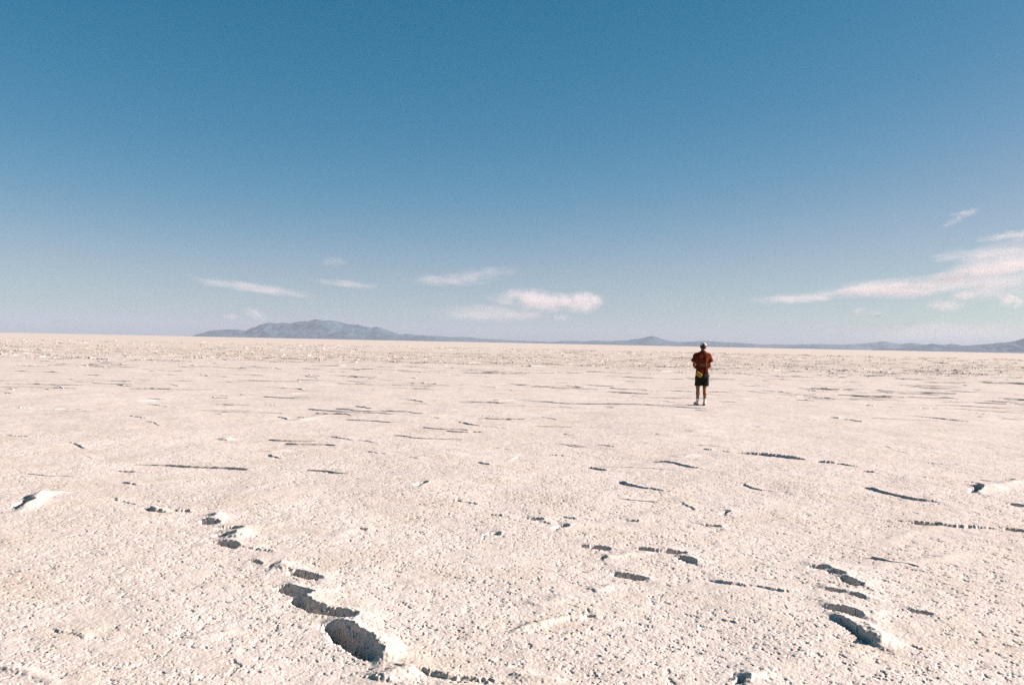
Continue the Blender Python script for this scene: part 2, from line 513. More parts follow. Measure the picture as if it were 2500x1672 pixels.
def features(X, Y, Z):
    """Adds hollows, ledges and ridges to the height array (rows are rings of rising radius)."""
    def window(pts, pad):
        p = np.array(pts)
        rad = np.hypot(p[:, 0], p[:, 1]); az = np.arctan2(p[:, 0], p[:, 1])
        r0, r1 = np.searchsorted(RR, [rad.min() - pad, rad.max() + pad])
        da = pad / max(rad.min() - pad, 1.0)
        c0, c1 = np.searchsorted(AZ, [az.min() - da, az.max() + da])
        return slice(max(r0 - 1, 0), r1 + 1), slice(max(c0 - 1, 0), c1 + 1)
    ROUGH = np.ones(Z.shape, np.float32); PIT = np.zeros(Z.shape, np.float32)
    for pts, w, depth, rim in HOLES:
        w *= 0.92; depth *= 1.15
        pts = smooth_line(pts, 0.06)
        sr, sc_ = window(pts, w + 0.45)
        x, y = X[sr, sc_], Y[sr, sc_]
        x, y = x + 0.014 * vn(x * 9, y * 9, 3) + 0.007 * vn(x * 28, y * 28, 4), y + 0.016 * vn(x * 9, y * 9, 5) + 0.008 * vn(x * 28, y * 28, 6)
        d, s, t = line_dist(x, y, pts)
        d = d + 0.009 * vn(x * 55, y * 55, 16) + 0.006 * vn(x * 110, y * 110, 17)
        wid = w * (0.45 + 0.55 * np.sqrt(np.clip(np.sin(np.pi * np.clip(t * .8 + .1, 0, 1)), 0, 1)))
        e = wid - d
        # east side of the hollow, where the crust is lifted
        cxm = np.interp(t, np.linspace(0, 1, len(pts)), pts[:, 0]); east = np.clip((x - cxm) / w, -1, 1)
        north = np.clip((y - np.interp(t, np.linspace(0, 1, len(pts)), pts[:, 1])) / w, -1, 1)
        up = np.clip(0.15 + 0.65 * east + 0.35 * north, 0, 1)
        Z[sr, sc_] += -depth * sst(-0.006, max(0.03, w * .85), e) + rim * 1.5 * up * sst(0.025, -0.015, e) * np.exp(-np.clip(-e, 0, 9) / 0.10)
        PIT[sr, sc_] = np.maximum(PIT[sr, sc_], sst(-.03, .03, e))
        lip = np.exp(-(np.clip(-e, 0, 9) / 0.09) ** 2) * up * (e < 0.02)
        ROUGH[sr, sc_] *= (1 - 0.8 * np.clip(lip * rim / .02, 0, 1)).astype(np.float32)
    for pts, h, w in LEDGES:
        pts = smooth_line(pts, 0.12)
        sr, sc_ = window(pts, w * 3 + 0.2)
        xo, yo = X[sr, sc_], Y[sr, sc_]
        x, y = warpxy(xo, yo)
        d, s, t = line_dist(x, y, pts)
        s = s * d * (1 if pts[-1][0] > pts[0][0] else -1)
        L = np.linalg.norm(np.diff(pts, axis=0), axis=1).sum()
        amp = h * sst(0, 0.25, np.minimum(t, 1 - t) + .03)
        amp = amp * np.clip(0.70 + 0.65 * vn(x * 2.3, y * 0.4, 21) + 0.3 * vn(x * 7, y * 2, 22), 0.18, 1.5)
        endd = np.where((t <= 0) | (t >= 1), np.exp(-(d / 0.05) ** 2), 1)
        edge = 0.016
        prof = np.where(s > 0, np.exp(-s / w) * 0.75, -0.55 * np.exp(s / (w * .45)))
        stepm = np.clip(s / edge, -1, 1)
        Z[sr, sc_] += amp * endd * np.where(np.abs(s) < edge, 0.1 + 0.65 * stepm, prof)
    for pts, h, w in RIDGES:
        pts = smooth_line(pts, 0.10)
        sr, sc_ = window(pts, w * 3 + 0.2)
        x, y = warpxy(X[sr, sc_], Y[sr, sc_])
        d, s, t = line_dist(x, y, pts)
        amp = h * sst(0, 0.2, np.minimum(t, 1 - t) + .05) * np.clip(0.9 + 0.5 * vn(x * 5, y * 5, 31), 0.2, 1.5)
        Z[sr, sc_] += amp * np.exp(-(d / w) ** 2)
        ROUGH[sr, sc_] *= (1 - 0.75 * np.exp(-(d / (w * 1.1)) ** 2)).astype(np.float32)
    return ROUGH + 1.6 * PIT

def build_ground():
    sa, ca = np.sin(AZ), np.cos(AZ)
    X = (RR[:, None] * sa[None, :]); Y = (RR[:, None] * ca[None, :])
    Z = np.zeros(X.shape, np.float32)
    rc = RR[:, None]
    nearrow = np.searchsorted(RR, 60.0)
    midrow = np.searchsorted(RR, 600.0)
    s = slice(0, midrow)
    Z[s] += 0.030 * fbm(X[s] * 0.25, Y[s] * 0.25, 40, 2) * sst(600, 200, rc[s])
    Z[s] += 0.016 * fbm(X[s] * 1.1, Y[s] * 1.1, 43, 3) * sst(300, 80, rc[s])
    # the rough belt about a hundred metres out
    b = slice(np.searchsorted(RR, 55.0), np.searchsorted(RR, 420.0))
    Z[b] += 0.06 * np.abs(fbm(X[b] * 0.35, Y[b] * 0.6, 47, 3)) * sst(60, 90, rc[b]) * sst(420, 120, rc[b])
    rough = features(X, Y, Z)
    n = slice(0, nearrow)
    for r0 in range(0, nearrow, 200):
        q = slice(r0, min(r0 + 200, nearrow))
        x, y = X[q], Y[q]; rr = rc[q]
        clump = 0.5 + 0.5 * fbm(x * 1.7, y * 1.7, 50, 3)
        clump2 = 0.5 + 0.5 * fbm(x * 7.0, y * 7.0, 53, 2)
        wx = x + 0.011 * vn(x * 45, y * 45, 57); wy = y + 0.011 * vn(x * 45, y * 45, 58)
        f1, v1 = cell(wx / 0.018, wy / 0.018, 60)
        f2, v2 = cell(wx / 0.038, wy / 0.038, 70)
        fine = np.clip(1 - (f1 / 0.75) ** 2, 0, 1) * (0.25 + 0.75 * v1 ** 2)
        big = np.clip(1 - (f2 / 0.62) ** 2, 0, 1) * v2 ** 3
        pn = fbm(x * 24, y * 24, 85, 3, 0.65)
        pit = -sst(0.22, 0.44, pn) * sst(0.30, 0.62, clump + .35 * clump2)
        a1 = 0.0036 * (0.55 + 0.6 * clump) * sst(26, 9, rr)
        a2 = 0.0025 * (0.12 + 1.9 * (clump * clump2) ** 1.3) * sst(40, 14, rr)
        hh = a1 * fine + a2 * big + 0.0050 * pit * sst(32, 12, rr)
        hh = hh + 0.0025 * vn(x * 11, y * 11, 80)
        Z[q] += hh.astype(np.float32) * rough[q]
    V = np.stack([X, Y, Z], -1).reshape(-1, 3).astype(np.float32)
    i = np.arange(nr - 1)[:, None] * nc + np.arange(nc - 1)[None, :]
    quads = np.stack([i, i + 1, i + nc + 1, i + nc], -1).reshape(-1, 4)
    quads = quads[:, ::-1]
    # close the seam behind the camera
    j = np.arange(nr - 1) * nc
    seam = np.stack([j + nc - 1, j, j + nc, j + nc + nc - 1], -1)[:, ::-1]
    quads = np.concatenate([quads, seam]).astype(np.int32)
    return V, quads

# upturned crust edges too thin for the sheet: low wedge-shaped slabs, steep on one side
def crust_slabs(rng):
    VV, QQ, base = [], [], 0
    def slab(cx, cy, length, head, h, back, seed):
        nonlocal base
        m = max(int(length / max(0.05, length / 48)), 8)
        t = np.linspace(0, 1, m)
        wig = np.cumsum(rng.normal(0, 0.16, m)); wig -= np.linspace(wig[0], wig[-1], m)
        ang = head + wig * 0.6
        if rng.random() < .85 and abs(head) < 1.5: ang = np.clip(ang, -1.2, .03)
        dx = np.cos(ang) * length / m; dy = np.sin(ang) * length / m
        x = cx + np.cumsum(dx) - dx.sum() / 2; y = cy + np.cumsum(dy) - dy.sum() / 2
        hh = h * np.sin(np.pi * t) ** 0.6 * np.clip(0.75 + 0.45 * np.interp(t, np.linspace(0, 1, max(m // 2, 3)), rng.normal(0, 1, max(m // 2, 3))), 0.05, 1.7) * np.clip(0.6 + 0.5 * rng.normal(0, 1, m), 0.05, 1.4)
        nx, ny = -np.sin(ang), np.cos(ang)
        bk = back * (0.7 + 0.6 * rng.random(m))
        z0 = np.full(m, -0.04)
        lean = hh * 0.25
        P = np.stack([np.stack([x + nx * lean * .8, y + ny * lean * .8, z0], 1),
                      np.stack([x - nx * lean * .3, y - ny * lean * .3, hh * .85], 1),
                      np.stack([x + nx * bk * .12, y + ny * bk * .12, hh], 1),
                      np.stack([x + nx * bk * .5, y + ny * bk * .5, hh * .5], 1),
                      np.stack([x + nx * bk, y + ny * bk, z0], 1)], 1)
        VV.append(P.reshape(-1, 3))
        k = np.arange(m - 1)
        for c in range(4):
            a = base + k * 5 + c
            QQ.append(np.stack([a, a + 5, a + 6, a + 1], 1))
        base += m * 5
    def edge_line(cx, cy, length, head, base_h, bump, step):
        nonlocal base
        m = max(int(length / step), 10)
        wob = np.interp(np.arange(m), np.linspace(0, m, max(int(length / .45), 4)), rng.normal(0, .75, max(int(length / .45), 4)))
        ang = head + wob + rng.normal(0, .22, m)
        if rng.random() < .9: ang = np.clip(ang, -1.3, .04)
        dx = np.cos(ang) * step; dy = np.sin(ang) * step
        x = cx + np.cumsum(dx) - dx.sum() / 2; y = cy + np.cumsum(dy) - dy.sum() / 2
        t = np.linspace(0, 1, m)
        low = np.interp(np.arange(m), np.linspace(0, m, max(int(length / .3), 5)), rng.random(max(int(length / .3), 5)) ** 1.5)
        hh = base_h * low * np.clip(.7 + .5 * rng.normal(0, 1, m), .05, 1.6)
        for _ in range(max(int(length * .6 + rng.random()), 0)):
            c = rng.random() * m; w_ = rng.uniform(.05, .28) / step
            hh = hh + bump * rng.random() ** 2 * np.exp(-((np.arange(m) - c) / w_) ** 2) * np.clip(.85 + .3 * rng.normal(0, 1, m), .2, 1.5)
        hh = hh * np.sin(np.pi * np.clip(t, .02, .98)) ** .5 + .0005
        nx, ny = -np.sin(ang), np.cos(ang)
        bk = hh * 9 + .02; z0 = np.full(m, -.04)
        P = np.stack([np.stack([x + nx * hh * .3, y + ny * hh * .3, z0], 1), np.stack([x - nx * hh * .1, y - ny * hh * .1, hh * .85], 1),
                      np.stack([x + nx * bk * .1, y + ny * bk * .1, hh], 1), np.stack([x + nx * bk * .5, y + ny * bk * .5, hh * .5], 1),
                      np.stack([x + nx * bk, y + ny * bk, z0], 1)], 1)
        VV.append(P.reshape(-1, 3))
        k = np.arange(m - 1)
        for c in range(4):
            a = base + k * 5 + c
            QQ.append(np.stack([a, a + 5, a + 6, a + 1], 1))
        base += m * 5
    def lines(n, r0, r1, amax, lr, bh, bump, step):
        for _ in range(n):
            r = math.sqrt(rng.uniform(r0 * r0, r1 * r1)); a = rng.uniform(-amax, amax)
            edge_line(r * math.sin(a), r * math.cos(a), rng.uniform(*lr), rng.normal(-.16, .30) if rng.random() < .88 else rng.uniform(-1.5, 1.5), bh, bump, step)
    def scatter(n, r0, r1, amax, hr, lr, seedface=0.75):
        for _ in range(n):
            r = math.sqrt(rng.uniform(r0 * r0, r1 * r1)); a = rng.uniform(-amax, amax)
            head = rng.normal(0, 0.5) if rng.random() < 0.75 else rng.uniform(0, math.pi)
            if rng.random() > 0.92: head += math.pi
            u = rng.random() ** 2.2
            h = hr[0] + (hr[1] - hr[0]) * u
            L = (lr[0] + (lr[1] - lr[0]) * rng.random() ** 1.6)
            slab(r * math.sin(a), r * math.cos(a), L, head, h, h * rng.uniform(7, 13), 0)
    lines(14, 8, 15, R(42), (0.2, 0.8), .004, .007, .02)
    lines(70, 13, 24, R(42), (0.4, 1.6), .005, .009, .03)
    lines(180, 22, 40, R(40), (0.7, 3.0), .007, .024, .05)
    lines(270, 36, 66, R(36), (1.0, 4.5), .010, .038, .08)
    scatter(1200, 72, 112, R(34), (0.015, 0.085), (0.5, 2.6))
    scatter(700, 58, 85, R(34), (0.010, 0.045), (0.4, 2.4))
    scatter(5200, 75, 150, R(33), (0.015, 0.07), (0.5, 3.2))
    scatter(2600, 145, 300, R(33), (0.03, 0.12), (0.6, 4.0))
    return np.concatenate(VV), np.concatenate(QQ)

V, Q = build_ground()
SV, SQ = crust_slabs(np.random.default_rng(5))
Q = np.concatenate([Q, SQ[:, ::-1].astype(np.int32) + len(V)])
V = np.concatenate([V, SV.astype(np.float32)])
ground = link('ground', mesh_np('ground', V, Q), SALT, kind='structure')
del V, Q

# ------------------------------------------------------------------ distant hills
def hills(dist, depth, crest, seed, base_noise):
    """Terrain whose crest follows measured (slope right, slope up) pairs at the given distance."""
    ax = np.array([c[0] for c in crest]); ay = np.array([c[1] for c in crest])
    ncol = max(int((ax[-1] - ax[0]) * dist / 22.0), 120)
    t = np.linspace(ax[0], ax[-1], ncol)
    H = np.interp(t, ax, ay) * dist
    edge = sst(0, 0.02, (t - ax[0])) * sst(0, 0.02, ax[-1] - t)
    H = H * np.where(ay[0] < 0.001, sst(0, .006, t - ax[0]), 1)
    nd = 110
    s = np.linspace(-1, 1, nd)
    prof = np.where(s < 0, (1 - np.abs(s)) ** 1.15, (1 - s) ** 1.3)
    X = t[:, None] * dist * (1 + s[None, :] * depth / dist)
    Y = np.broadcast_to(dist + s[None, :] * depth, X.shape)
    wx = X + 500 * fbm(X / 1500, Y / 1500, seed + 3, 2); wy = Y + 500 * fbm(X / 1500 + 9, Y / 1500, seed + 4, 2)
    rid = 1 - np.abs(fbm(wx / 900, wy / 1500, seed + 5, 4, 0.55)) * 2.0
    side = (1 - prof)[None, :]
    Z = H[:, None] * prof[None, :] * (1 - 0.85 * np.sqrt(side) * (1 - rid)) - 2.0 * (1 - prof[None, :])
    Z = Z + base_noise * (H.clip(0, 150) / 150)[:, None] * prof[None, :] ** .6 * fbm(X / 420, Y / 420, seed + 8, 4, 0.6)
    V = np.stack([X, Y, Z - 0.5], -1).reshape(-1, 3)
    i = np.arange(ncol - 1)[:, None] * nd + np.arange(nd - 1)[None, :]
    Q = np.stack([i, i + nd, i + nd + 1, i + 1], -1).reshape(-1, 4)
    return mesh_np('hills', V, Q)

def px2(u0, v0, k, pts): return [rise(u0 + k * x, v0 + k * y) for x, y in pts]
C_LEFT = px2(400, 600, .3838, [(165, 572), (240, 556), (330, 533), (370, 527), (420, 524), (490, 527), (520, 527), (560, 512), (610, 501), (680, 489), (720, 490), (760, 484), (820, 482), (860, 473), (920, 478), (960, 468), (1000, 465), (1050, 467), (1090, 470), (1130, 484), (1200, 489), (1240, 492), (1280, 507), (1320, 512), (1355, 505), (1390, 512), (1440, 533), (1500, 553), (1560, 556), (1600, 566), (1660, 572), (1730, 580), (1800, 600)])
C_MID = px2(400, 600, .3838, [(1450, 590), (1520, 575), (1600, 572), (1650, 568), (1750, 566), (1830, 578), (1900, 575), (1960, 580), (2050, 588), (2150, 595), (2250, 598), (2345, 603), (2480, 612)])
C_CEN = px2(1100, 650, .2559, [(700, 736), (800, 724), (850, 718), (880, 708), (915, 718), (1000, 716), (1060, 708), (1200, 706), (1270, 710), (1370, 698), (1440, 704), (1500, 710), (1600, 703), (1680, 698), (1750, 688), (1850, 673), (1890, 662), (1920, 659), (1960, 668), (2040, 692), (2100, 709), (2200, 717), (2300, 713), (2400, 706), (2550, 712), (2700, 722), (2900, 738)])
C_RFAR = px2(1800, 480, .2985, [(-420, 1200), (-300, 1180), (-180, 1186), (0, 1188), (80, 1194), (200, 1202), (400, 1204), (640, 1202), (850, 1204), (1000, 1198), (1100, 1190), (1150, 1186), (1190, 1178), (1230, 1178), (1280, 1190), (1350, 1194), (1450, 1188), (1520, 1200), (1700, 1215), (1900, 1240), (2100, 1262)])
C_RNEAR = px2(1800, 480, .2985, [(1080, 1252), (1150, 1238), (1200, 1228), (1300, 1238), (1400, 1228), (1500, 1213), (1560, 1204), (1600, 1198), (1650, 1206), (1700, 1208), (1740, 1200), (1790, 1204), (1850, 1214), (1930, 1208), (2000, 1203), (2100, 1193), (2200, 1176), (2280, 1162), (2345, 1150), (2500, 1128), (2700, 1140), (3000, 1200), (3300, 1290)])
C_RTINY = px2(1800, 480, .2985, [(200, 1232), (320, 1222), (420, 1216), (520, 1212), (640, 1214), (740, 1222), (860, 1236), (960, 1248)])

def hill_mat():
    m, n, l, p = new_mat('distance_blue_hillside', (0.12, 0.10, 0.08), 0.95, 0.1)
    tc = n.new('ShaderNodeTexCoord')
    nz = n.new('ShaderNodeTexNoise'); nz.inputs['Scale'].default_value = 0.0022; nz.inputs['Detail'].default_value = 8; nz.inputs['Roughness'].default_value = 0.65
    r = n.new('ShaderNodeValToRGB')  # hillside tones with the hazy blue of distance mixed into the colour
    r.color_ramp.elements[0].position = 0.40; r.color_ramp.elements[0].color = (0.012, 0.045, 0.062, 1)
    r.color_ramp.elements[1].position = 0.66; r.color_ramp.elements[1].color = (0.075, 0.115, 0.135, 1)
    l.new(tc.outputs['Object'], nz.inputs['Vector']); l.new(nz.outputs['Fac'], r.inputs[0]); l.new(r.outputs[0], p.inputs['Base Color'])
    return m
HM = hill_mat()
for nm, d, dep, cr, sd, bn in (('hills', 27000, 2600, C_LEFT, 3, 60), ('hills', 33000, 1500, C_MID, 11, 10), ('hills', 29000, 1500, C_CEN, 17, 8),
                               ('hills', 35000, 1800, C_RFAR, 23, 8), ('hills', 24000, 1800, C_RNEAR, 29, 12), ('hills', 28000, 900, C_RTINY, 37, 6)):
    link(nm, hills(d, dep, cr, sd, bn), HM, kind='structure')

# ------------------------------------------------------------------ the air
def box_mesh(name, x0, x1, y0, y1, z0, z1):
    me = bpy.data.meshes.new(name)
    v = [(x, y, z) for z in (z0, z1) for x, y in ((x0, y0), (x1, y0), (x1, y1), (x0, y1))]
    me.from_pydata(v, [], [(3, 2, 1, 0), (4, 5, 6, 7), (0, 1, 5, 4), (1, 2, 6, 5), (2, 3, 7, 6), (3, 0, 4, 7)])
    return me
hz = bpy.data.materials.new('haze'); hz.use_nodes = True
hz.node_tree.nodes.clear()
pv = hz.node_tree.nodes.new('ShaderNodeVolumePrincipled')
pv.inputs['Color'].default_value = (0.41, 0.46, 0.55, 1)
pv.inputs['Density'].default_value = 2.3e-5
ho = hz.node_tree.nodes.new('ShaderNodeOutputMaterial')
hz.node_tree.links.new(pv.outputs[0], ho.inputs['Volume'])
link('haze', box_mesh('haze', -41500, 41500, -41500, 41500, -2.6, 620), hz, kind='stuff')

# ------------------------------------------------------------------ clouds: thin volumes high beyond the hills
def cloud(u, v, du, dv, tilt, dens, seed, puff=1.0, stretch=1.0, dist=60000.0, rgh=0.6):
    """u, v centre and du, dv half sizes as seen, in photograph pixels, carried out to their real size at DIST."""
    k = dist / FPX
    a, e = rise(u, v)
    m = bpy.data.materials.new('cloud_vapour'); m.use_nodes = True
    n, l = m.node_tree.nodes, m.node_tree.links
    n.clear()
    tc = n.new('ShaderNodeTexCoord')
    mp = n.new('ShaderNodeMapping'); mp.inputs['Scale'].default_value = (1 / (k * du), 1 / (k * du * 2), 1 / (k * dv))
    l.new(tc.outputs['Object'], mp.inputs['Vector'])
    # world-size turbulence, in units of the cloud's own height
    ms = n.new('ShaderNodeMapping'); ms.inputs['Scale'].default_value = (1.9 / (k * dv * stretch), 1.0 / (k * dv * stretch), 1.3 / (k * dv))
    ms.inputs['Location'].default_value = (seed * 7.3, seed * 3.1, seed * 1.7)
    l.new(tc.outputs['Object'], ms.inputs['Vector'])
    nz = n.new('ShaderNodeTexNoise'); nz.inputs['Scale'].default_value = 1.0; nz.inputs['Detail'].default_value = 5; nz.inputs['Roughness'].default_value = rgh
    l.new(ms.outputs[0], nz.inputs['Vector'])
    ln = n.new('ShaderNodeVectorMath'); ln.operation = 'LENGTH'
    l.new(mp.outputs[0], ln.inputs[0])
    def mth(op, a_, b_, clamp=False):
        x = n.new('ShaderNodeMath'); x.operation = op; x.use_clamp = clamp
        for i_, c_ in ((0, a_), (1, b_)):
            if isinstance(c_, (int, float)): x.inputs[i_].default_value = c_
            else: l.new(c_, x.inputs[i_])
        return x.outputs[0]
    shell = mth('SUBTRACT', 1.0, ln.outputs['Value'])
    f = mth('ADD', mth('MULTIPLY', shell, 1.0), mth('MULTIPLY', mth('SUBTRACT', nz.outputs['Fac'], 0.57), 4.2 * puff))
    f = mth('MULTIPLY', f, 1.3, True)
    f = mth('MULTIPLY', f, mth('MULTIPLY', shell, 2.2, True))
    vol = n.new('ShaderNodeVolumePrincipled')
    vol.inputs['Color'].default_value = (0.9, 0.79, 0.75, 1)
    l.new(mth('MULTIPLY', f, dens * .4), vol.inputs['Density'])
    out = n.new('ShaderNodeOutputMaterial'); l.new(vol.outputs[0], out.inputs['Volume'])
    o = link('cloud', box_mesh('cloud', -k * du, k * du, -k * du * 2, k * du * 2, -k * dv, k * dv), m, kind='stuff')
    o.location = (a * dist, dist, e * dist + CAM_H)
    o.rotation_euler = (0, R(tilt), 0)
    return o
CL = [  # u, v, du, dv, tilt, density, seed, puff, stretch
    (1325, 734, 155, 32, 3, 9e-4, 1, 0.9, 2.4, .6),
    (1425, 736, 56, 34, -4, 26e-4, 2, 1.0, 1.1, .64),
    (620, 702, 180, 15, 5.5, 2.6e-4, 3, 0.8, 6.0, .6),
    (850, 693, 110, 9, 3, 3e-4, 4, 0.8, 7.0, .6),
    (1100, 684, 150, 12, -2, 2.4e-4, 5, 0.8, 7.0, .6),
    (1180, 668, 130, 12, -7, 2e-4, 21, 0.8, 6.0, .6),
    (815, 638, 50, 18, -8, 3e-4, 6, 1.0, 2.5, .65),
    (625, 768, 42, 16, 25, 12e-4, 7, 1.0, 1.3, .65),
    (565, 772, 25, 10, 0, 12e-4, 22, 1.0, 1.3, .65),
    (1200, 766, 200, 26, 0, 2.5e-4, 8, 0.8, 4.0, .6),
    (1370, 774, 30, 12, 0, 8e-4, 23, 1.0, 1.5, .6),
    (2180, 708, 130, 22, 3, 12e-4, 9, 0.9, 3.0, .62),
    (2080, 710, 90, 16, -5, 10e-4, 24, 0.9, 3.0, .6),
    (1950, 728, 130, 14, -2, 6e-4, 10, 0.8, 5.0, .6),
    (2330, 678, 90, 26, -6, 10e-4, 11, 0.9, 2.0, .62),
    (2450, 655, 110, 26, -4, 10e-4, 25, 0.9, 2.5, .62),
    (2400, 620, 140, 13, 0, 7e-4, 12, 0.8, 6.0, .6),
    (2490, 606, 60, 34, -20, 7e-4, 26, 0.8, 3.0, .6),
    (2470, 574, 90, 10, -3, 9e-4, 13, 0.8, 5.0, .6),
    (2355, 520, 40, 12, -8, 9e-4, 14, 1.0, 2.5, .65),
    (2330, 540, 40, 10, -35, 6e-4, 27, 1.0, 2.5, .65),
    (2350, 722, 34, 14, -8, 28e-4, 15, 1.0, 1.3, .62),
    (2305, 746, 50, 18, 4, 16e-4, 16, 1.1, 1.3, .62),
    (2470, 735, 34, 20, 20, 26e-4, 17, 1.0, 1.3, .62),
    (2095, 758, 28, 16, 8, 12e-4, 18, 1.1, 1.3, .62),
    (2140, 766, 24, 12, 8, 12e-4, 28, 1.1, 1.3, .62),
    (2400, 712, 60, 16, 4, 9e-4, 31, 1.0, 1.6, .62),
    (2440, 688, 120, 24, -6, 6e-4, 32, 0.9, 2.4, .62),
    (2480, 640, 90, 34, -14, 6e-4, 33, 0.9, 2.4, .6),
    (2440, 640, 150, 60, -12, 2.6e-4, 29, 0.7, 4.0, .55),
    (2200, 700, 230, 34, -4, 2.6e-4, 30, 0.7, 4.0, .55),
    (2420, 705, 170, 50, 0, 2.0e-4, 19, 0.9, 3.0, .6),
    (2300, 810, 400, 36, 0, 1.0e-4, 20, 0.7, 4.0, .6),
]
for c in CL:
    cloud(*c[:9], dist=52000.0 + (c[6] * 7 % 6) * 6500, rgh=c[9])

# ------------------------------------------------------------------ sculpting: signed distances to one closed surface
class Sculpt:
    def __init__(self, lo, hi, h):
        self.lo = np.array(lo, float); self.h = h
        self.n = np.ceil((np.array(hi) - self.lo) / h).astype(int) + 1
        ax = [self.lo[i] + h * np.arange(self.n[i]) for i in range(3)]
        self.X, self.Y, self.Z = np.meshgrid(*ax, indexing='ij')
        self.D = np.full(self.X.shape, 1.0)
    def win(self, lo, hi):
        a = np.clip(np.floor((np.array(lo) - self.lo) / self.h).astype(int), 0, self.n)
        b = np.clip(np.ceil((np.array(hi) - self.lo) / self.h).astype(int) + 1, 0, self.n)
        return tuple(slice(a[i], b[i]) for i in range(3))
    def blend(self, w, d, k):
        o = self.D[w]
        if k <= 0: self.D[w] = np.minimum(o, d); return
        t = np.clip(0.5 + 0.5 * (o - d) / k, 0, 1)
        self.D[w] = o * (1 - t) + d * t - k * t * (1 - t)
    def cone(self, a, b, ra, rb, k=0.02, cut=False):
        a = np.array(a, float); b = np.array(b, float); r = max(ra, rb) + 0.09
        w = self.win(np.minimum(a, b) - r, np.maximum(a, b) + r)
        x, y, z = self.X[w], self.Y[w], self.Z[w]
        ab = b - a; L = ab @ ab
        t = np.clip(((x - a[0]) * ab[0] + (y - a[1]) * ab[1] + (z - a[2]) * ab[2]) / L, 0, 1)
        d = np.sqrt((x - a[0] - t * ab[0]) ** 2 + (y - a[1] - t * ab[1]) ** 2 + (z - a[2] - t * ab[2]) ** 2) - (ra + (rb - ra) * t)
        if cut: self.D[w] = np.maximum(self.D[w], -d)
        else: self.blend(w, d, k)
    def chain(self, pts, rads, k=0.02):
        for i in range(len(pts) - 1): self.cone(pts[i], pts[i + 1], rads[i], rads[i + 1], k)
    def ball(self, c, r, k=0.02, rot=None, cut=False):
        c = np.array(c, float); r = np.array(r, float); R_ = r.max() + 0.09
        w = self.win(c - R_, c + R_)
        p = np.stack([self.X[w] - c[0], self.Y[w] - c[1], self.Z[w] - c[2]], -1)
        if rot is not None: p = p @ rot
        q = p / r; l = np.sqrt((q ** 2).sum(-1)) + 1e-9
        l2 = np.sqrt(((p / r ** 2) ** 2).sum(-1)) + 1e-9
        d = l * (l - 1) / l2
        if cut:
            t = np.clip(0.5 - 0.5 * (self.D[w] + d) / max(k, 1e-6), 0, 1)
            self.D[w] = self.D[w] * (1 - t) + -d * t + k * t * (1 - t)
        else: self.blend(w, d, k)
    def tube(self, rings, k=0.02, cut=False, cap=0.0):
        """rings: (z, centre x, centre y, half width, half depth), rising z."""
        rg = np.array(rings, float)
        z0, z1 = rg[0, 0], rg[-1, 0]
        mx = rg[:, 3:].max() + 0.1
        w = self.win((rg[:, 1].min() - mx, rg[:, 2].min() - mx, z0 - .1), (rg[:, 1].max() + mx, rg[:, 2].max() + mx, z1 + .1))
        z = self.Z[w]; f = lambda i: np.interp(z, rg[:, 0], rg[:, i])
        cx, cy, a, b = f(1), f(2), f(3), f(4)
        e = 2.35
        q = (np.abs((self.X[w] - cx) / a) ** e + np.abs((self.Y[w] - cy) / b) ** e) ** (1 / e)
        d = (q - 1) * np.minimum(a, b)
        d = np.maximum(d, np.maximum(z0 - z, z - z1))
        if cut: self.D[w] = np.maximum(self.D[w], -d)
        else: self.blend(w, d, k)
    def mesh(self, name):
        D = self.D; n = D.shape
        s = D < 0
        cnt = np.zeros(tuple(m - 1 for m in n), np.int32); acc = np.zeros(cnt.shape + (3,)); c8 = np.zeros(cnt.shape, np.int32)
        for i in (0, 1):
            for j in (0, 1):
                for k in (0, 1):
                    c8 += s[i:n[0] - 1 + i, j:n[1] - 1 + j, k:n[2] - 1 + k]
        act = (c8 > 0) & (c8 < 8)
        I = np.argwhere(act)
        P = np.zeros((len(I), 3)); C = np.zeros(len(I))
        corners = [(i, j, k) for i in (0, 1) for j in (0, 1) for k in (0, 1)]
        dv = {c: D[I[:, 0] + c[0], I[:, 1] + c[1], I[:, 2] + c[2]] for c in corners}
        for c in corners:
            for ax in range(3):
                if c[ax] == 0:
                    e = list(c); e[ax] = 1; e = tuple(e)
                    a, b = dv[c], dv[e]
                    m = (a < 0) != (b < 0)
                    t = np.where(m, a / np.where(m, a - b, 1), 0)
                    pt = np.tile(np.array(c, float), (len(I), 1)); pt[:, ax] += t
                    P += pt * m[:, None]; C += m
        P = (P / C[:, None] + I) * self.h + self.lo
        idx = np.full(cnt.shape, -1, np.int64); idx[act] = np.arange(len(I))
        Q = []
        for ax in range(3):
            o = [a for a in range(3) if a != ax]
            sl0 = [slice(None)] * 3; sl1 = [slice(None)] * 3
            sl0[ax] = slice(0, n[ax] - 1); sl1[ax] = slice(1, n[ax])
            x = np.argwhere(s[tuple(sl0)] != s[tuple(sl1)])
            x = x[(x[:, o[0]] > 0) & (x[:, o[1]] > 0) & (x[:, o[0]] < n[o[0]] - 1) & (x[:, o[1]] < n[o[1]] - 1)]
            def at(d0, d1):
                y = x.copy(); y[:, o[0]] -= d0; y[:, o[1]] -= d1
                return idx[y[:, 0], y[:, 1], y[:, 2]]
            q = np.stack([at(1, 1), at(0, 1), at(0, 0), at(1, 0)], 1)
            inside = s[x[:, 0], x[:, 1], x[:, 2]]
            flip = inside if ax != 1 else ~inside
            q[~flip] = q[~flip][:, ::-1]
            Q.append(q)
        return mesh_np(name, P, np.concatenate(Q))

# ------------------------------------------------------------------ the person, seen from behind, looking out over the flat
px_, py_ = ground_pt(1711, 988)
person = bpy.data.objects.new('person', None)
col.objects.link(person)
person.location = (px_, py_, 0.005)
person['label'] = 'man seen from behind in red t-shirt, black shorts and pale cap on the salt'
person['category'] = 'person'

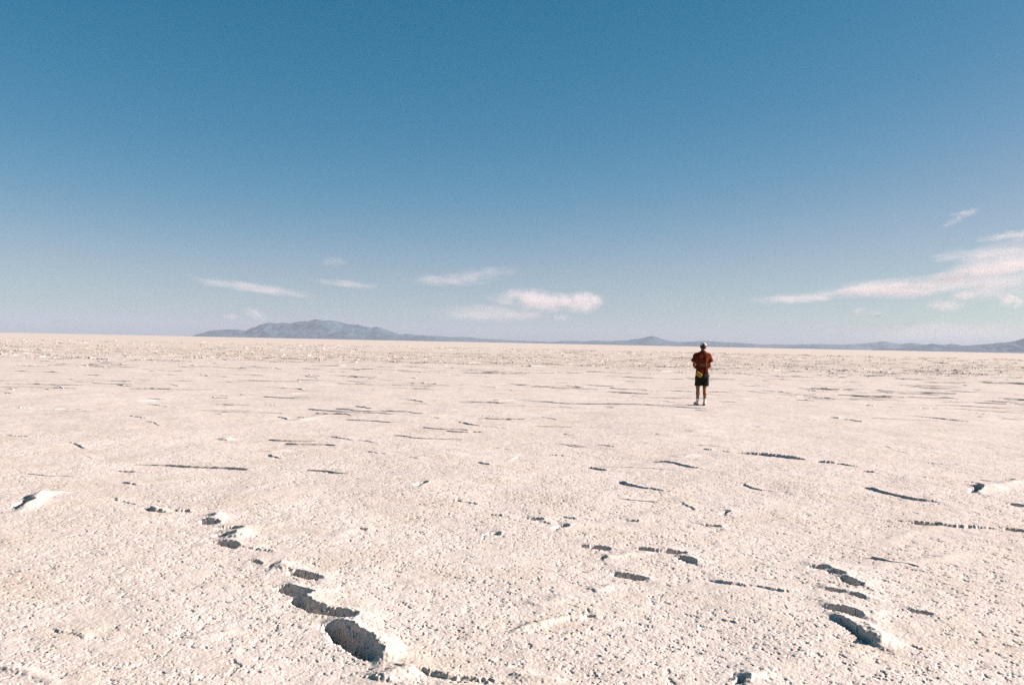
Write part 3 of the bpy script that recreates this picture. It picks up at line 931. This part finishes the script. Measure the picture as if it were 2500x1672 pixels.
SKIN = noise_mat('skin', (0.185, 0.074, 0.024), (0.215, 0.088, 0.032), 14, 0.55, 0.35, 0.15, 300)
RED = noise_mat('red_cotton', (0.104, 0.016, 0.005), (0.078, 0.011, 0.004), 9, 0.95, 0.1, 0.3, 500)
BLACK = noise_mat('black_cloth', (0.007, 0.008, 0.006), (0.012, 0.012, 0.009), 12, 0.9, 0.15, 0.3, 400)
HAIRM = noise_mat('dark_hair', (0.014, 0.008, 0.005), (0.025, 0.013, 0.007), 60, 0.6, 0.3, 0.8, 260)
CREAM = noise_mat('cream_cotton', (0.612, 0.561, 0.425), (0.561, 0.510, 0.383), 20, 0.9, 0.15, 0.3, 500)
WHITE = noise_mat('white_knit', (0.612, 0.586, 0.544), (0.561, 0.535, 0.493), 25, 0.95, 0.1, 0.4, 300)
SHOE = noise_mat('white_leather', (0.544, 0.510, 0.459), (0.374, 0.338, 0.288), 18, 0.6, 0.3)
SOLE = noise_mat('dirty_rubber', (0.115, 0.086, 0.050), (0.173, 0.137, 0.086), 30, 0.8, 0.2)
YELLOW = noise_mat('yellow_nylon', (0.33, 0.19, 0.010), (0.24, 0.135, 0.007), 16, 0.65, 0.35, 0.5, 160)
STRAP = noise_mat('dark_webbing', (0.022, 0.022, 0.014), (0.029, 0.025, 0.018), 30, 0.8, 0.2)
PRINT = noise_mat('grey_ink', (0.150, 0.125, 0.090), (0.100, 0.060, 0.040), 70, 0.8, 0.2)
EYE, _, _, _ = new_mat('eye', (0.04, 0.025, 0.02), 0.2, 0.5)

HEAD = np.array([0.046, 0.045, 1.668])
bow = R(16)
HR = np.array(Matrix.Rotation(-bow, 3, 'X'))     # columns: head axes in body space; the head bows forward
def hp(x, y, z): return HEAD + HR @ np.array([x, y, z])

def make_body():
    S = Sculpt((-.34, -.22, -.01), (.36, .36, 1.83), .0062)
    # trunk and hips (under the clothes)
    S.tube([(0.80, .015, 0, .150, .095), (0.90, .015, 0, .160, .105), (1.00, .016, .0, .142, .092), (1.12, .016, 0, .145, .095),
            (1.28, .014, .004, .160, .092), (1.38, .013, .006, .155, .080), (1.45, .014, .008, .12, .060)], k=.03)
    S.cone((.016, .004, 1.42), (.036, -.002, 1.54), .052, .056, .03)
    S.cone((.034, -.002, 1.52), hp(0, -.02, -.05), .057, .056, .03)
    for sx in (-1, 1):
        S.cone((.016 + sx * .03, .0, 1.49), (.014 + sx * .17, -.002, 1.425), .036, .050, .03)
    # legs: thigh, knee, calf, ankle
    for hx, kx, ax_, fx, toe in ((-.075, -.098, -.100, -.106, -.20), (.105, .100, .106, .104, .16)):
        S.chain([(hx, .0, .84), ((hx + kx) / 2, .005, .66), (kx, .008, .50)], [.088, .073, .054], .03)
        S.cone((kx, .006, .50), (kx, -.004, .44), .054, .049, .02)
        S.chain([(kx, -.012, .42), (kx + (ax_ - kx) * .4, -.026, .33), (ax_, -.012, .20), (ax_, .0, .10)], [.046, .053, .038, .033], .025)
        S.cone((kx, .018, .42), (ax_, .010, .12), .036, .028, .03)
        d = np.array([math.sin(toe), math.cos(toe)])
        S.cone((fx, -.01, .05), (fx + d[0] * .13, d[1] * .13, .035), .036, .034, .03)
        S.cone((fx, -.025, .04), (fx + d[0] * .05, d[1] * .05, .06), .032, .034, .02)
    # arms, elbows out, forearms carried forward so that the hands meet before the belly
    hands = []
    for sx, el, wr in ((-1, (-.225, -.035, 1.130), (-.085, .185, 1.015)), (1, (.238, -.030, 1.125), (.118, .180, 1.010))):
        sh = (.013 + sx * .188, -.002, 1.415)
        mid = tuple((sh[i] + el[i]) / 2 for i in range(3))
        S.chain([sh, mid, el], [.056, .047, .039], .03)
        fm = tuple(el[i] * .62 + wr[i] * .38 for i in range(3))
        S.chain([el, fm, wr], [.039, .041, .027], .02)
        hands.append((sx, np.array(el), np.array(wr)))
    for sx, el, wr in hands:
        f = wr - el; f /= np.linalg.norm(f)
        inn = np.array([-sx, .35, -.1]); inn /= np.linalg.norm(inn)
        base = wr + f * .022
        pal = wr + inn * .058 + f * .030
        S.cone(wr, base, .027, .026, .012)
        S.chain([base, (base + pal) / 2 + [0, 0, .004], pal], [.027, .026, .024], .012)
        S.cone(base + [0, 0, .016], pal + [0, 0, .020], .018, .015, .010)
        S.cone(base - [0, 0, .014], pal - [0, 0, .020], .018, .014, .010)
        for i, (dz, L) in enumerate(((.027, .070), (.009, .078), (-.010, .072), (-.028, .058))):
            a = pal + np.array([0, 0, dz])
            b = a + inn * L * .5 + f * .010 + np.array([0, .004, dz * .12])
            c = b + inn * L * .12 - f * L * .30
            e = c - inn * L * .16 - f * L * .16
            S.chain([a - inn * .012, b, c, e], [.0095, .0088, .0080, .0070], .0035)
        tb = wr + f * .02 + np.array([0, 0, .018]); tm = tb + inn * .028 + np.array([0, .006, .030]); te = tm + inn * .032 + np.array([0, .010, .006])
        S.chain([tb, tm, te], [.015, .0115, .0090], .006)
    # head
    S.ball(hp(0, -.008, .022), (.077, .096, .090), .02, HR)
    S.ball(hp(0, .022, -.035), (.060, .070, .080), .03, HR)
    S.cone(hp(0, .060, -.088), hp(0, .040, -.085), .022, .034, .02)
    for sx in (-1, 1):
        S.cone(hp(sx * .050, .0, -.060), hp(sx * .022, .065, -.085), .018, .018, .02)          # jaw
        S.ball(hp(sx * .040, .062, -.020), (.020, .018, .018), .015, HR)                        # cheek
        S.ball(hp(sx * .031, .092, .008), (.017, .012, .011), .010, HR, cut=True)               # eye socket
        S.ball(hp(sx * .031, .078, .008), (.012, .012, .012), .003, HR)                         # eyeball under its lid
        S.ball(hp(sx * .079, -.005, -.005), (.009, .018, .031), .006, HR)                       # ear
        S.ball(hp(sx * .087, .002, -.002), (.005, .010, .018), .004, HR, cut=True)
        S.ball(hp(sx * .080, .002, -.030), (.007, .009, .010), .005, HR)
    S.cone(hp(-.026, .086, .026), hp(.026, .086, .026), .010, .010, .012)                       # brow
    S.cone(hp(0, .088, .012), hp(0, .104, -.022), .008, .012, .008)                             # nose
    for sx in (-1, 1): S.ball(hp(sx * .011, .097, -.026), (.008, .009, .007), .005, HR)
    S.ball(hp(0, .084, -.049), (.024, .009, .006), .004, HR)                                    # lips
    S.ball(hp(0, .083, -.059), (.020, .010, .007), .004, HR)
    S.cone(hp(-.02, .096, -.054), hp(.02, .096, -.054), .0025, .0025, 0, cut=True)
    return S.mesh('body')
body = link('body', make_body(), SKIN, person)
for sx in (-1, 1):
    E = Sculpt(hp(sx * .031, .084, .008) - .016, hp(sx * .031, .084, .008) + .016, .002)
    E.ball(hp(sx * .031, .0835, .008), (.0055, .0070, .0050), 0, HR)
    link('eye', E.mesh('eye'), EYE, person)

def make_shirt():
    S = Sculpt((-.36, -.24, .84), (.38, .24, 1.60), .0065)
    S.tube([(.895, .022, -.004, .196, .142), (.95, .020, -.004, .188, .134), (1.05, .018, -.004, .176, .124), (1.15, .016, -.004, .180, .124),
            (1.25, .014, -.006, .194, .130), (1.34, .013, -.006, .200, .128), (1.41, .014, -.006, .190, .114), (1.46, .018, -.008, .150, .090),
            (1.505, .026, -.008, .098, .074), (1.54, .034, -.006, .070, .068)], k=.02)
    for sx in (-1, 1):
        S.cone((.02 + sx * .05, -.008, 1.490), (.013 + sx * .185, -.004, 1.425), .045, .062, .05)
        S.cone((.013 + sx * .182, -.004, 1.405), (.012 + sx * .244, -.022, 1.245), .072, .084, .045)
        S.cone((.013 + sx * .11, -.075, 1.36), (.013 + sx * .10, -.070, 1.30), .050, .040, .06)      # shoulder blades
    X, Y, Z = S.X, S.Y, S.Z
    # folds: cloth hanging from the shoulders and gathered above the waist
    back = np.clip((-Y) / .08, 0, 1)
    lowz = sst(1.38, 1.08, Z)
    n1 = vn(X * 14, Z * 3.2, 91) * .5 + vn(X * 30 + Z * 6, Z * 7, 92) * .3
    S.D -= .013 * n1 * (0.25 + .75 * lowz) * (.4 + .6 * back)
    ridge_ = lambda x0, z0, x1, z1, w, a: a * np.exp(-((X - (x0 + (x1 - x0) * (Z - z0) / (z1 - z0))) / w) ** 2) * sst(z0 - .03, z0 + .03, Z) * sst(z1 + .05, z1 - .05, Z)
    S.D -= back * ridge_(.118, .93, .098, 1.36, .016, .026)
    S.D -= back * ridge_(.010, .89, -.015, 1.04, .012, .020)
    S.D -= back * ridge_(.160, .90, .150, 1.22, .014, .014)
    S.D -= back * ridge_(-.09, .90, -.05, 1.20, .018, .012)
    S.D += back * ridge_(.060, .95, .060, 1.42, .026, .012)
    S.D += back * ridge_(.014, 1.05, .020, 1.47, .022, .010)
    # hems: cut level at the waist, square across the sleeves, and hollow behind the edge
    S.D = np.maximum(S.D, (.895 + .012 * np.sin(X * 11 + 1) - Z))
    for sx in (-1, 1):
        dx, dy, dz = sx * .062, -.018, -.160
        L = math.sqrt(dx * dx + dy * dy + dz * dz); ex, ey, ez = .012 + sx * .249, -.022, 1.232
        pl = ((X - ex) * dx + (Y - ey) * dy + (Z - ez) * dz) / L
        S.D = np.where(sx * (X - .013) > .165, np.maximum(S.D, pl), S.D)
        S.cone((.012 + sx * .262, -.026, 1.19), (.012 + sx * .236, -.020, 1.262), .076, .072, 0, cut=True)
    S.tube([(.86, .021, -.004, .188, .130), (.935, .020, -.004, .182, .124)], cut=True)
    return S.mesh('t_shirt')
shirt = link('t_shirt', make_shirt(), RED, person)

def make_shorts():
    S = Sculpt((-.26, -.22, .50), (.30, .22, .96), .0062)
    S.tube([(.78, .018, -.004, .196, .134), (.86, .018, -.004, .190, .134), (.935, .018, -.004, .172, .118)], k=.01)
    for sx, x0, x1 in ((-1, -.070, -.092), (1, .106, .116)):
        S.tube([(.548, x1, -.002, .092, .102), (.66, (x0 + x1) / 2, -.002, .102, .116), (.80, x0, -.004, .106, .128)], k=.03)
    X, Y, Z = S.X, S.Y, S.Z
    S.D -= .008 * vn(X * 16, Z * 5, 71) + .005 * vn(X * 34, Z * 12, 72)
    S.D = np.maximum(S.D, .548 - Z)
    for x1 in (-.092, .116): S.tube([(.50, x1, -.002, .084, .094), (.60, x1, -.002, .084, .094)], cut=True)
    return S.mesh('shorts')
shorts = link('shorts', make_shorts(), BLACK, person)
def torus_loop(name, pts, r, mat, parent, flat=1.0, **kw):
    """A closed band along points, of oval section (flat > 1 is taller)."""
    n = len(pts); V = []; m = 8
    P = np.array(pts, float)
    for i in range(n):
        t = P[(i + 1) % n] - P[i - 1]; t /= np.linalg.norm(t)
        up = np.array([0, 0, 1.0]); sd = np.cross(t, up); sd /= np.linalg.norm(sd); up = np.cross(sd, t)
        for k in range(m):
            a = 2 * math.pi * k / m
            V.append(P[i] + sd * math.cos(a) * r + up * math.sin(a) * r * flat)
    Q = [(i * m + k, i * m + (k + 1) % m, ((i + 1) % n) * m + (k + 1) % m, ((i + 1) % n) * m + k) for i in range(n) for k in range(m)]
    return link(name, mesh_np(name, V, Q), mat, parent, **kw)
torus_loop('pocket_toggle', [(.222 + .010 * math.cos(a), -.04 + .008 * math.sin(a), .848 + .012 * math.sin(a * 1.0)) for a in np.linspace(0, 2 * math.pi, 10)[:-1]], .007, STRAP, shorts)

# collar
torus_loop('collar', [(.033 + .066 * math.cos(a), -.004 + .066 * math.sin(a), 1.545 - .012 * math.sin(a)) for a in np.linspace(0, 2 * math.pi, 33)[:-1]], .007, RED, shirt, 1.5)

# faded print low on the back of the shirt: two rows of small unreadable block marks, laid onto the cloth
def make_print(shirt_o):
    from mathutils.bvhtree import BVHTree
    me = shirt_o.data
    bvh = BVHTree.FromPolygons([v.co.copy() for v in me.vertices], [tuple(p.vertices) for p in me.polygons])
    V, Q = [], []
    def stroke(x0, z0, x1, z1, w=.0032):
        dx, dz = x1 - x0, z1 - z0; L = math.hypot(dx, dz) or 1
        nx, nz = -dz / L * w, dx / L * w
        m = max(int(L / .006), 1)
        b = len(V)
        for i in range(m + 1):
            t = i / m
            for s in (-1, 1):
                x, z = x0 + dx * t + nx * s, z0 + dz * t + nz * s
                h = bvh.ray_cast(Vector((x, -.5, z)), Vector((0, 1, 0)))
                y = h[0].y if h[0] is not None else -.12
                V.append((x, y - .0025, z))
        for i in range(m): Q.append((b + 2 * i, b + 2 * i + 1, b + 2 * i + 3, b + 2 * i + 2))
    rnd = random.Random(4)
    G = {0: [(0, 0, 0, 1), (1, 0, 1, 1), (0, .5, 1, .5)], 1: [(0, 0, 0, 1), (0, 1, 1, 1), (0, .5, .8, .5), (0, 0, 1, 0)], 2: [(0, 1, 1, 1), (.5, 0, .5, 1)],
         3: [(0, 0, 0, 1), (0, 1, 1, .75), (1, .75, 0, .5), (0, .5, 1, 0)], 4: [(0, 0, .5, 1), (.5, 1, 1, 0), (.25, .4, .75, .4)], 5: [(0, 0, 0, 1), (0, 1, 1, 1), (1, 1, 1, 0), (1, 0, 0, 0)],
         6: [(0, 1, .5, 0), (.5, 0, 1, 1)], 7: [(1, 1, 0, 1), (0, 1, 0, .5), (0, .5, 1, .5), (1, .5, 1, 0), (1, 0, 0, 0)]}
    for x0, x1, z0, z1, n, w in ((-.075, .115, 1.168, 1.192, 12, .0026), (-.068, .120, 1.105, 1.155, 7, .0042)):
        st = (x1 - x0) / n
        for i in range(n):
            for a, b, c, d in G[rnd.randrange(8)]:
                stroke(x0 + st * (i + a * .68), z0 + (z1 - z0) * b, x0 + st * (i + c * .68), z0 + (z1 - z0) * d, w)
    return mesh_np('lettering', V, Q)
link('lettering', make_print(shirt), PRINT, shirt)

# hair and cap
def make_hair():
    S = Sculpt(HEAD + [-.12, -.16, -.14], HEAD + [.12, .12, .16], .0045)
    S.ball(hp(0, -.018, .022), (.087, .100, .094), 0, HR)
    S.ball(hp(0, -.055, -.035), (.072, .056, .050), .02, HR)
    p = np.stack([S.X - HEAD[0], S.Y - HEAD[1], S.Z - HEAD[2]], -1) @ HR
    x, y, z = p[..., 0], p[..., 1], p[..., 2]
    S.D += .003 * vn(x * 260, z * 60, 12) + .002 * vn(x * 120, z * 160, 13)
    S.D = np.maximum(S.D, y - np.where(z > .005, .012, -.022 - 0 * y))     # face and ears stay clear
    S.D = np.maximum(S.D, -.072 - z)
    return S.mesh('hair')
link('hair', make_hair(), HAIRM, person)

cap = bpy.data.objects.new('cap', None); col.objects.link(cap); cap.parent = person
def cap_space(S):
    p = np.stack([S.X - HEAD[0], S.Y - HEAD[1], S.Z - HEAD[2]], -1) @ HR
    return p[..., 0], p[..., 1], p[..., 2]
def make_crown():
    S = Sculpt(HEAD + [-.13, -.15, -.05], HEAD + [.13, .16, .17], .0042)
    S.ball(hp(0, -.004, .030), (.096, .112, .098), 0, HR)
    S.ball(hp(0, -.004, .026), (.090, .106, .094), .001, HR, cut=True)
    x, y, z = cap_space(S)
    S.D = np.maximum(S.D, .026 - z)
    # the arched opening above the strap at the back
    arch = np.sqrt((x / .027) ** 2 + (np.maximum(z - .054, 0) / .032) ** 2 + (np.minimum(z - .048, 0) / .012) ** 2) - 1
    S.D = np.where(y < 0, np.maximum(S.D, -arch * .03), S.D)
    return S.mesh('crown')
link('crown', make_crown(), CREAM, cap)
def make_visor():
    S = Sculpt(HEAD + [-.13, .0, -.10], HEAD + [.13, .24, .12], .0042)
    x, y, z = cap_space(S)
    zz = .034 - .9 * (y - .06).clip(0, 1) * .28 - x * x * 2.2
    out = np.sqrt((x / .086) ** 2 + ((y - .07) / .105) ** 2) - 1
    d = np.maximum(np.abs(z - zz) - .0032, out * .08)
    inn = np.sqrt((x / .088) ** 2 + ((y + .004) / .102) ** 2) - 1
    d = np.maximum(d, -inn * .08); d = np.maximum(d, .035 - y)
    S.D = d
    return S.mesh('visor')
link('visor', make_visor(), CREAM, cap)
E = Sculpt(hp(0, -.004, .128) - .02, hp(0, -.004, .128) + .02, .003); E.ball(hp(0, -.004, .127), (.008, .008, .005), 0, HR)
link('button', E.mesh('button'), CREAM, cap)

# socks and shoes
for ax_, fx, toe in ((-.100, -.106, -.20), (.106, .104, .16)):
    S = Sculpt((ax_ - .07, -.07, .05), (ax_ + .07, .08, .20), .005)
    S.tube([(.06, ax_ * .3 + fx * .7, -.004, .043, .050), (.10, ax_, .0, .038, .044), (.185, ax_, -.006, .045, .050)], k=0)
    S.D += .0015 * np.sin(np.arctan2(S.Y, S.X - ax_) * 26) * (S.Z < .17)
    link('sock', S.mesh('sock'), WHITE, person)
    d = np.array([math.sin(toe), math.cos(toe), 0.0]); sd = np.array([d[1], -d[0], 0])
    o = np.array([fx, 0, 0.0])
    S = Sculpt((fx - .16, -.10, .0), (fx + .16, .26, .14), .0048)
    S.chain([o + d * -.045 + [0, 0, .045], o + d * .03 + [0, 0, .050], o + d * .12 + [0, 0, .042], o + d * .185 + [0, 0, .034]], [.038, .042, .042, .034], .02)
    S.cone(o + d * -.050 + [0, 0, .080], o + d * .02 + [0, 0, .088], .030, .036, .02)
    S.D = np.maximum(S.D, .026 - S.Z)
    S.cone(o + d * -.02 + [0, 0, .125], o + d * .03 + [0, 0, .130], .032, .032, 0, cut=True)
    sh = link('shoe', S.mesh('shoe'), SHOE, person)
    S = Sculpt((fx - .18, -.11, -.02), (fx + .18, .28, .05), .0048)
    S.chain([o + d * -.048 + [0, 0, .014], o + d * .03 + [0, 0, .014], o + d * .12 + [0, 0, .014], o + d * .192 + [0, 0, .014]], [.041, .040, .046, .036], .02)
    S.D = np.maximum(S.D, np.abs(S.Z - .014) - .0135)
    link('sole', S.mesh('sole'), SOLE, sh)
    V, Q = [], []
    for i in range(4):
        c = o + d * (.045 + i * .022) + np.array([0, 0, .091 - i * .0045])
        b = len(V)
        for t in np.linspace(-1, 1, 7):
            q = c + sd * t * .024 + np.array([0, 0, .0035 - t * t * .008])
            V += [q - d * .003, q + d * .003, q + d * .003 - [0, 0, .004], q - d * .003 - [0, 0, .004]]
        for k in range(6):
            for m_ in range(4): Q.append((b + 4 * k + m_, b + 4 * k + (m_ + 1) % 4, b + 4 * k + 4 + (m_ + 1) % 4, b + 4 * k + 4 + m_))
    link('lace', mesh_np('lace', V, Q), WHITE, sh)

# ------------------------------------------------------------------ the yellow waist bag worn at the back of the left hip
bag = bpy.data.objects.new('waist_bag', None); col.objects.link(bag)
bag.location = (px_ - .108, py_ - .165, .885)
bag['label'] = 'small yellow zipped waist bag hanging at the left hip of the man'
bag['category'] = 'bag'
tl = R(34)
def make_pouch(inner=False):
    S = Sculpt((-.14, -.07, -.12), (.14, .06, .12), .0045)
    c, s_ = math.cos(tl), math.sin(tl)
    u = S.X * c - S.Z * s_; w = S.X * s_ + S.Z * c          # along and across the pouch
    hw = .096 - .20 * np.clip(-w, 0, 1)                       # narrows to the bottom
    q = np.stack([np.abs(u) - (hw - .022), np.abs(w) - .036, np.abs(S.Y) - (.012 + .006 * np.cos(u * 22))], -1)
    d = np.sqrt((np.maximum(q, 0) ** 2).sum(-1)) + np.minimum(q.max(-1), 0) - .022
    S.D = d - .0035 * vn(u * 60, w * 40, 5) + .004 * np.exp(-((w - .016) / .004) ** 2) * (S.Y < 0)
    return S.mesh('pouch')
link('pouch', make_pouch(), YELLOW, bag)
def strip(name, u0, u1, w0, w1, y, mat):
    c, s_ = math.cos(tl), math.sin(tl)
    V, Q = [], []
    m = 12
    for i in range(m + 1):
        u = u0 + (u1 - u0) * i / m
        for w_, yy in ((w0, y), (w1, y), (w1, y + .004), (w0, y + .004)):
            V.append((u * c + w_ * s_, yy + .010 * (abs(u) / .09) ** 2, -u * s_ + w_ * c))
    for i in range(m):
        for k in range(4): Q.append((4 * i + k, 4 * i + (k + 1) % 4, 4 * i + 4 + (k + 1) % 4, 4 * i + 4 + k))
    Q += [(0, 3, 2, 1), (4 * m, 4 * m + 1, 4 * m + 2, 4 * m + 3)]
    return link(name, mesh_np(name, V, Q, smooth=False), mat, bag)
strip('zip', -.070, .070, .012, .019, -.0425, STRAP)
strip('zip_puller', .050, .058, -.012, .013, -.0455, STRAP)
torus_loop('strap', [(.128 + .191 * math.cos(a), .161 + .137 * math.sin(a), .002 - .022 * math.cos(a)) for a in np.linspace(0, 2 * math.pi, 49)[:-1]], .0035, STRAP, bag, 3.4)
